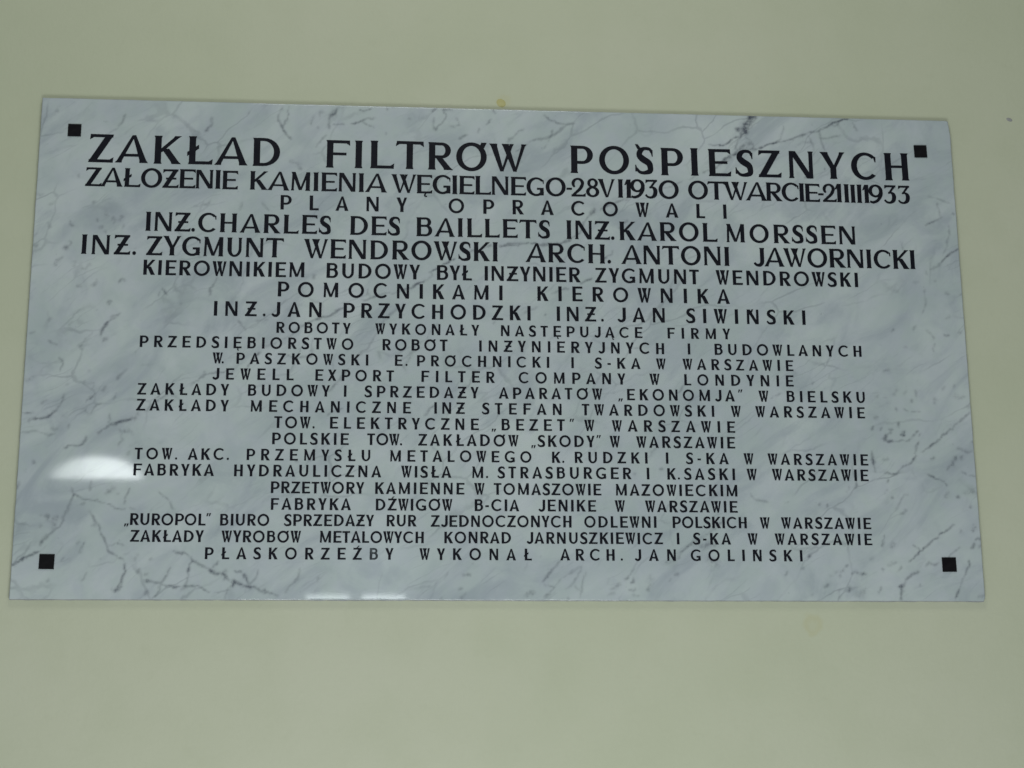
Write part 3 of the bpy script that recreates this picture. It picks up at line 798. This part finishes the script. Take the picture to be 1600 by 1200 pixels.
# ------------------------------------------------------------------ lettering: strips (left x, left y, right x, right y) in units of the cap height
class G:
    def __init__(s, st):
        s.st = st; s.disp = st <= 2
        s.T = {1: .228, 2: .225, 3: .230, 4: .232}[st]
        s.M = {1: .212, 2: .205, 3: .192, 4: .192}[st]
        s.t = {1: .132, 2: .130, 3: .155, 4: .168}[st]
        s.b = {1: .105, 2: .108, 3: .130, 4: .142}[st]
        s.out = []
    def line(s, x0, y0, x1, y1, w0, w1=None, flare=(0, 0)):
        w1 = w0 if w1 is None else w1
        P = [(x0 - w0 / 2, y0, x0 + w0 / 2, y0), (x1 - w1 / 2, y1, x1 + w1 / 2, y1)]
        s.out.append(P)
        if s.disp:
            for e, (xa, ya, xb, yb, wa) in enumerate(((x0, y0, x1, y1, w0), (x1, y1, x0, y0, w1))):
                if flare[e]:
                    d = 0.075 * (1 if yb > ya else -1); u = d / (yb - ya); xm = xa + (xb - xa) * u; f = 0.028 * flare[e]
                    s.out.append([(xa - wa / 2 - f, ya, xa + wa / 2 + f, ya), (xm - wa / 2, ya + d, xm + wa / 2, ya + d)])
    def stem(s, x, w, y0=0.0, y1=1.0, fl=(1, 1)): s.line(x, y0, x, y1, w, None, fl)
    def bar(s, x0, x1, y, w=None, beak=0, side=1):      # beak: +up / -down at the end (side=1 right, -1 left)
        w = w or s.b
        s.out.append([(x0, y - w / 2, x0, y + w / 2), (x1, y - w / 2, x1, y + w / 2)])
        if beak and s.disp:
            xe = x1 if side > 0 else x0; d = .10 * side; L = .085
            if beak > 0: s.out.append([(xe - d, y - w / 2, xe - d, y + w / 2), (xe + .02 * side, y - w / 2, xe + .035 * side, y + w / 2 + L)])
            else: s.out.append([(xe - d, y - w / 2, xe - d, y + w / 2), (xe + .035 * side, y - w / 2 - L, xe + .02 * side, y + w / 2)])
    def ring(s, cx, cy, rx, ry, ws, wh, a0=0, a1=360, taper=None):
        n = max(10, int(abs(a1 - a0) / 9)); P = []
        for i in range(n + 1):
            u = i / n; a = R(a0 + (a1 - a0) * u); c, q = math.cos(a), math.sin(a)
            m = 1.0
            if taper: m = taper[0] + (1 - taper[0]) * min(1, u / .22) if u < .5 else taper[1] + (1 - taper[1]) * min(1, (1 - u) / .22)
            P.append((cx + (rx - ws * m) * c, cy + (ry - wh * m) * q, cx + rx * c, cy + ry * q))
        s.out.append(P)
    def bowl(s, xs, y0, y1, xr, ws, wh):
        ry = (y1 - y0) / 2; rx = min(ry * 1.15, xr - xs); xm = xr - rx; cy = (y0 + y1) / 2
        P = [(xs, y1 - wh, xs, y1)]
        for i in range(15):
            a = R(90 - 12 * 180 / 168 * i * 14 / 14 * (168 / 12 / 14)) if False else R(90 - 180 * i / 14)
            c, q = math.cos(a), math.sin(a)
            P.append((xm + (rx - ws) * c, cy + (ry - wh) * q, xm + rx * c, cy + ry * q))
        P.append((xs, y0 + wh, xs, y0))
        s.out.append(P)
    def rib(s, pts):                                     # smooth ribbon: (x, y, width)
        p = np.array(pts, float); n = len(p); q = []
        for i in range(n - 1):
            a, b, c, d = p[max(0, i - 1)], p[i], p[i + 1], p[min(n - 1, i + 2)]
            for u in np.linspace(0, 1, 7, endpoint=(i == n - 2)):
                q.append(.5 * (2 * b + (c - a) * u + (2 * a - 5 * b + 4 * c - d) * u * u + (3 * b - a - 3 * c + d) * u ** 3))
        q = np.array(q); t = np.gradient(q[:, :2], axis=0); t /= np.hypot(t[:, 0], t[:, 1])[:, None] + 1e-9
        s.out.append([(x + ty * w / 2, y - tx * w / 2, x - ty * w / 2, y + tx * w / 2) for (x, y, w), (tx, ty) in zip(q, t)])
    def quad(s, *p): s.out.append([(p[0], p[1], p[2], p[3]), (p[4], p[5], p[6], p[7])])

WID = {  # widths in cap heights: heading, second and name lines, middle lines, small lines
 'A': (1.12, 1.06, .90, .90), 'B': (.80, .82, .78, .75), 'C': (.94, .93, .93, .90), 'D': (.93, .92, .88, .87), 'E': (.80, .78, .72, .74), 'F': (.82, .80, .72, .74),
 'G': (.96, .94, .95, .93), 'H': (.85, .85, .78, .76), 'I': (.22, .212, .20, .196), 'J': (.6, .60, .66, .65), 'K': (.91, .84, .78, .80), 'L': (.82, .77, .64, .66),
 'M': (1.0, 1.0, 1.02, 1.0), 'N': (.88, .88, .84, .80), 'O': (1.10, 1.08, 1.08, 1.05), 'P': (.80, .80, .77, .77), 'R': (.86, .86, .79, .78), 'S': (.67, .65, .68, .70),
 'T': (.98, .92, .72, .74), 'U': (.82, .74, .80, .80), 'V': (.9, .90, .9, .9), 'W': (1.30, 1.22, .95, .94), 'X': (.8, .8, .75, .75), 'Y': (.90, .88, .74, .75), 'Z': (.86, .84, .84, .84),
 '1': (.36, .36, .36, .36), '2': (.75, .75, .7, .7), '3': (.74, .74, .7, .7), '8': (.73, .73, .7, .7), '9': (.80, .80, .7, .7), '0': (1.12, 1.12, 1, 1),
 '.': (.20, .19, .185, .19), '-': (.3, .30, .32, .32), '„': (.3, .3, .40, .40), '”': (.3, .3, .40, .40)}
BASEL = {'Ą': 'A', 'Ę': 'E', 'Ł': 'L', 'Ó': 'O', 'Ś': 'S', 'Ń': 'N', 'Ż': 'Z', 'Ź': 'Z'}
ST_L = set('BDEFHIKLMNPRU'); ST_R = set('HIMNU')

def glyph(ch, st):
    g = G(st); T, M, t, b = g.T, g.M, g.t, g.b
    bc = BASEL.get(ch, ch); w = WID[bc][st - 1]
    if bc == 'A':
        ax = w * (.56 if g.disp else .52); Th = T * 1.10
        g.line(ax - .02, .985, t * .7, 0, .11, t * 1.4, (0, 1)); g.line(ax, 1.0, w - Th / 2, 0, .12, Th, (0, 1))
        y = .27; g.bar((ax) * y + t * .4, w - (w - ax) * y - Th * .6, y, b * .9)
    elif bc == 'B':
        g.stem(T / 2, T); g.bowl(T * .8, .50, 1.0, w * .93, T * .84, b); g.bowl(T * .8, 0, .50 + b, w, T * .90, b)
    elif bc == 'C':
        g.ring(.53 if not g.disp else .54, .5, .53, .515, M * 1.05, b * 1.1, 42, 318, (.75, .85))
        w = .93 if not g.disp else .94
        if g.disp: g.quad(.915, .66, .955, .66, .86, .86, .955, .86)
    elif bc == 'D':
        g.stem(T / 2, T); g.bowl(T * .8, 0, 1, w, T * .95, b)
    elif bc in 'EF':
        g.stem(T / 2, T); g.bar(T * .8, w - .02, 1 - b / 2, b, -1); g.bar(T * .8, w * .86, .505, b * .9)
        if bc == 'E': g.bar(T * .8, w - .02, b / 2, b, 1)
    elif bc == 'G':
        g.ring(.54, .5, .54, .515, M * 1.05, b * 1.1, 42, 322, (.75, 1.0)); xs = w - T * .5
        g.line(xs, .03, xs, .44, T * .92); g.bar(xs - .27, xs + T * .2, .44 - b / 2, b)
        if g.disp: g.quad(.915, .66, .955, .66, .86, .86, .955, .86)
    elif bc == 'H':
        g.stem(T / 2, T); g.stem(w - T / 2, T); g.bar(T * .8, w - T * .8, .50, b * .85)
    elif bc == 'I': g.stem(T / 2, T)
    elif bc == 'J':
        xr = w - T / 2; g.stem(xr, T, .26, 1.0, (0, 1)); g.rib([(xr, .32, T), (xr - .02, .19, T * .95), (xr - .12, .08, T * .80), (xr - .26, .065, t * 1.1), (xr - .37, .12, t), (xr - .43, .20, t * .9)])
    elif bc == 'K':
        g.stem(T / 2, T); th = t * 1.35; g.line(T * .75, .42, w - th / 2 - .01, 1.0, th, None, (0, 1)); g.line(T + .14, .54, w - T * .62, 0, T * 1.15, T * 1.22, (0, 1))
    elif bc == 'L':
        g.stem(T / 2, T); g.bar(T * .8, w - .02, b / 2, b, 1)
    elif bc == 'M':
        mx = .50 * w - .01; g.line(t * .55, 0, t * .55 + .03, 1.0, t * .95, None, (1, 0)); g.line(.10, 1.0, mx, .03, T * .95, T * .72); g.line(mx + .015, .03, w - .14, .985, t * .85, t); g.stem(w - T / 2, T * .95, 0, 1, (1, 0))
    elif bc == 'N':
        tt = t * 1.12; g.stem(tt / 2, tt, 0, 1, (1, 0)); g.stem(w - tt / 2, tt, 0, 1, (0, 1)); g.line(T * .52, 1.0, w - T * .50, 0.0, T * 1.03, T * 1.0)
    elif bc == 'O': g.ring(w / 2, .5, w / 2, .52, M, b * 1.18)
    elif bc == 'P':
        g.stem(T / 2, T); g.bowl(T * .8, .34, 1.0, w, T * .92, b)
    elif bc == 'R':
        g.stem(T / 2, T); g.bowl(T * .8, .42, 1.0, w * .93, T * .90, b); g.line(T + .12, .46, w - T * .60, 0, T * 1.05, T * 1.2, (0, 1))
    elif bc == 'S':
        h, q = w / 2, .085
        g.rib([(w - .06, .80, b * .8), (w * .80, .925, b), (h, .945, b * 1.15), (.16 + q * .4, .85, T * .85), (.13 + q * .3, .70, T * .92), (h * .82, .565, T * 1.04), (w * .74, .42, T * 1.0), (w - .115, .27, T * .92), (w * .80, .12, T * .82), (h * .95, .055, b * 1.15), (.16, .085, b), (.045, .215, b * .8)])
        if g.disp:
            g.quad(.0, .34, .03, .34, .0, .10, .11, .10); g.quad(w - .12, .90, w - .02, .90, w - .05, .66, w - .02, .66)
    elif bc == 'T':
        g.stem(w / 2, T, 0, 1, (1, 0)); g.bar(.02, w - .02, 1 - b / 2, b, -1, 1)
        if g.disp: g.quad(-.015, 1 - b - .085, .0, 1 - b, .12, 1 - b, .12, 1 - b / 2); g.quad(.0, 1 - b, .03, 1.0, .12, 1 - b, .12, 1.0)
    elif bc == 'U':
        r = w / 2; g.stem(T / 2, T, .40, 1.0, (0, 1)); g.stem(w - t * .6, t * 1.15, .40, 1.0, (0, 1))
        P = []
        for i in range(17):
            a = R(180 + 180 * i / 16); c, q = math.cos(a), math.sin(a); ww = T + (t * 1.15 - T) * i / 16
            P.append((r + (r - ww) * c, .415 + (.425 - b) * q, r + r * c, .415 + .425 * q))
        g.out.append(P)
    elif bc == 'V':
        Th = T * 1.1; g.line(Th / 2, 1, w * .54 - .02, 0, Th, .12, (1, 0)); g.line(w - t / 2, 1, w * .54 + .02, .02, t, .09, (1, 0))
    elif bc == 'W':
        Th = T * 1.03; x1 = w * .335; x2 = w * .70; m = w * .56
        g.line(Th / 2, 1, x1, 0, Th, .13, (1, 0)); g.line(m + .06, 1.0, x1 + .02, .03, t * .95, .08, (.5, 0))
        g.line(w * .37 + Th * .3, 1.0, x2, 0, Th, .13, (.5, 0)); g.line(w - t * .55, 1.0, x2 + .02, .03, t * 1.05, .08, (1, 0))
    elif bc == 'X':
        g.line(T * .55, 1, w - T * .55, 0, T * 1.1); g.line(t * .6, 0, w - t * .6, 1, t * 1.2)
    elif bc == 'Y':
        m = w * .52; g.stem(m, T, 0, .46, (1, 0)); g.line(T * .55, 1.0, m - .015, .40, T * 1.08, T * .9, (1, 0)); g.line(w - t * .6, 1.0, m + .05, .42, t * 1.2, t * 1.0, (1, 0))
    elif bc == 'Z':
        Th = T * (1.12 if g.disp else 1.08); g.bar(.06, w - .03, 1 - b / 2, b, -1, -1); g.bar(.02, w - .02, b / 2, b, 1); g.line(Th / 2, .01, w - Th / 2 - .01, .99, Th)
    elif bc == '1':
        g.stem(w - T / 2, T, 0, 1, (1, 0)); g.line(.05, .70, w - T * .7, .97, .09, .16)
    elif bc == '2':
        g.ring(.36, .725, .345, .295, T * .8, b * 1.05, -48, 232, (1, .7)); g.rib([(.58, .60, T * .85), (.47, .42, t * 1.25), (.25, .22, t * 1.1), (.06, .05, t)])
        g.bar(.0, w, b * .55, b * 1.05, 1)
    elif bc == '3':
        g.bar(.08, w - .06, 1 - b / 2, b, -1, -1); g.line(.30, .56, w - .12, .97, t, t * 1.2)
        g.rib([(.26, .575, b), (.42, .59, b), (.545, .48, T * .9), (.57, .32, T), (.51, .15, T * .9), (.34, .045, b * 1.1), (.16, .07, b), (.035, .19, b * .9)])
    elif bc == '8':
        g.ring(w / 2, .755, w * .40, .26, T * .72, b); g.ring(w / 2, .275, w * .50, .29, T * .85, b)
    elif bc == '9':
        g.ring(w * .5, .66, w * .5, .355, T * .9, b * 1.05); g.rib([(w - T * .46, .66, T * .9), (w - .12, .42, T * .85), (w * .62, .14, t * 1.2), (w * .30, .03, t), (w * .08, .08, b)])
    elif bc == '0': g.ring(w / 2, .5, w / 2, .52, M, b * 1.18)
    elif bc == '.':
        r = w / 2; g.ring(r, r, r, r, r * .98, r * .98)
    elif bc == '-': g.bar(0, w, .42, b * 1.05)
    elif bc == '„':
        for x in (.10, .31): g.quad(x - .09, -.13, x - .0, -.13, x - .05, .13, x + .11, .13)
    elif bc == '”':
        for x in (.09, .30): g.quad(x - .08, .80, x + .01, .80, x - .03, 1.06, x + .12, 1.06)
    # Polish marks
    if ch == 'Ł': g.quad(-.07, .29, -.07, .43, .34, .56, .34, .70)
    if ch == 'Ż': g.bar(w * .22, w * .86, .50, b * .85)
    if ch == 'Ó': g.quad(w * .74, .80, w * .90, .80, w * .82, 1.02, w * 1.0, 1.02)
    if ch == 'Ś': g.quad(.10, 1.10, .0, 1.10, .24, .92, .09, .92)
    if ch == 'Ń': g.quad(w * .22, .62, w * .36, .62, w * .42, 1.02, w * .56, 1.02)
    if ch == 'Ź': g.quad(w * .40, 1.0, w * .52, 1.0, w * .58, 1.18, w * .74, 1.18)
    if ch in 'ĘĄ':
        x = w * .60 if ch == 'Ę' else w - .10
        g.rib([(x, .02, .07), (x - .06, -.06, .08), (x - .06, -.14, .09), (x + .05, -.17, .06)])
    if ch == 'N' or ch == 'Ń': pass
    return w, g.out

def bearing(c, side, bk):
    b = BASEL.get(c, c); k_ = bk
    if c == 'Ł' and side == 0: return k_ + .06
    if b in (ST_L if side == 0 else ST_R): return k_
    if b in 'OCGDQ09863B' : return .05
    if b in '-': return .02
    return 0.0

def word_mesh(name, text, x0, x1, base, cap, st, parent, mat, only=None, skip=None):
    n = len(text); HX = 0.945; bk = {1: .125, 2: .09, 3: .09, 4: .09}[st] if cap != LINES[1][1] else .085
    gl = [glyph(c, st) for c in text]
    wsum = sum(g[0] for g in gl) * cap * HX
    bear = [(bearing(text[i], 1, bk) + bearing(text[i + 1], 0, bk)) * cap for i in range(n - 1)]
    # full stops sit close to their letter
    gap = (x1 - x0 - wsum - sum(bear)) / max(1, n - 1)
    scale = 1.0
    if n == 1: x0 = (x0 + x1 - wsum) / 2                     # a lone letter keeps its own width
    V, F = [], []
    x = x0; layer = 0
    rr = random.Random(text + str(base))
    for i, (c, (w, strips)) in enumerate(zip(text, gl)):
        if (only is None or i == only) and i != skip:
            s = cap * (1 + rr.uniform(-.012, .012)); tilt = R(rr.uniform(-.5, .5)); dy = rr.uniform(-.008, .008) * cap
            ct, sn = math.cos(tilt), math.sin(tilt)
            cx = w * cap * HX / 2
            for P in strips:
                layer += 1
                yf = -0.00035 - 0.00002 * (layer % 12)
                b0 = len(V); m = len(P)
                for lx, ly, rx, ry in P:
                    for px, py in ((lx, ly), (rx, ry)):
                        ux, uy = px * s * HX * scale - cx * scale, py * s
                        X = x + cx * scale + ux * ct - uy * sn; Z = base + dy + ux * sn + uy * ct
                        V.append((X, yf, Z)); V.append((X, 0.0012, Z))
                # vertex order per station: left front, left back, right front, right back
                for q in range(m - 1):
                    a = b0 + 4 * q; d = a + 4
                    F.append((a, a + 2, d + 2, d))
                    F.append((a + 1, a, d, d + 1)); F.append((a + 2, a + 3, d + 3, d + 2))
                e = b0 + 4 * (m - 1)
                F.append((b0, b0 + 1, b0 + 3, b0 + 2)); F.append((e, e + 2, e + 3, e + 1))
        x += w * cap * HX + (gap + bear[i] if i < n - 1 else 0)
    o = link_mesh(name, V, F, mat, parent)
    me = o.data
    # turn every front face towards the room
    import bmesh
    bm = bmesh.new(); bm.from_mesh(me)
    bmesh.ops.recalc_face_normals(bm, faces=bm.faces)
    for f in bm.faces:
        if abs(f.normal.y) > .9 and f.normal.y > 0: f.normal_flip()
    bm.to_mesh(me); bm.free(); me.update()
    return o

for li, (z, cap, st, words) in enumerate(LINES):
    row = bpy.data.objects.new('inscription_line', None)
    row.empty_display_size = 0.02
    row.parent = plaque
    COL.objects.link(row)
    if li == 0: row['label'] = 'heading line in the tallest black capitals'
    for text, x0, x1 in words:
        if text == 'PŁASKORZEŹBY':
            word_mesh('word', text, x0, x1, z, cap, st, row, MAT_INK, skip=text.index('B'))
            o = word_mesh('letter', text, x0, x1, z, cap, st, row, MAT_WORN, only=text.index('B'))
            o['label'] = 'worn letter with its black paint rubbed to grey'
        else:
            word_mesh('word', text, x0, x1, z, cap, st, row, MAT_INK)

# ------------------------------------------------------------------ small things on the wall
def dome(name, x, z, r, h, mat, squash=1.0, seed=1, angle=0.0):
    rr = random.Random(seed); V, F = [(0, -h, 0)], []
    nr, na = 5, 28
    wob = [1 + .10 * math.sin(2 * math.pi * i / na * 2 + seed) + rr.uniform(-.05, .05) for i in range(na)]
    for j in range(1, nr + 1):
        u = j / nr
        for i in range(na):
            a = 2 * math.pi * i / na; q = r * u * (1 + (wob[i] - 1) * u)
            px, pz = q * math.cos(a), q * math.sin(a) * squash
            V.append((px * math.cos(angle) - pz * math.sin(angle), -h * (1 - u * u) - 0.0002 + 0.0008 * (j == nr), px * math.sin(angle) + pz * math.cos(angle)))
    for i in range(na): F.append((0, 1 + i, 1 + (i + 1) % na))
    for j in range(nr - 1):
        for i in range(na):
            a = 1 + j * na + i; b_ = 1 + j * na + (i + 1) % na
            F.append((a, b_, b_ + na, a + na))
    P = np.array(V)
    F = [f if np.cross(P[f[1]] - P[f[0]], P[f[2]] - P[f[0]])[1] < 0 else tuple(reversed(f)) for f in F]   # all faces towards the room
    return link_mesh(name, V, F, mat, None, (x, SLAB_T, z), True)

o = dome('putty_dab', -0.007, 0.4185, 0.0084, 0.0010, MAT_PUTTY, 1.0, 3)
o['label'] = 'round ochre dab of putty on the wall touching the top edge of the plaque'; o['category'] = 'putty dab'
o = dome('nail_head', 0.858, 0.4123, 0.0056, 0.0010, MAT_NAIL, 0.68, 8, R(-18))
o['label'] = 'tiny grey nail head in the bare wall, right of the plaque corner'; o['category'] = 'nail'
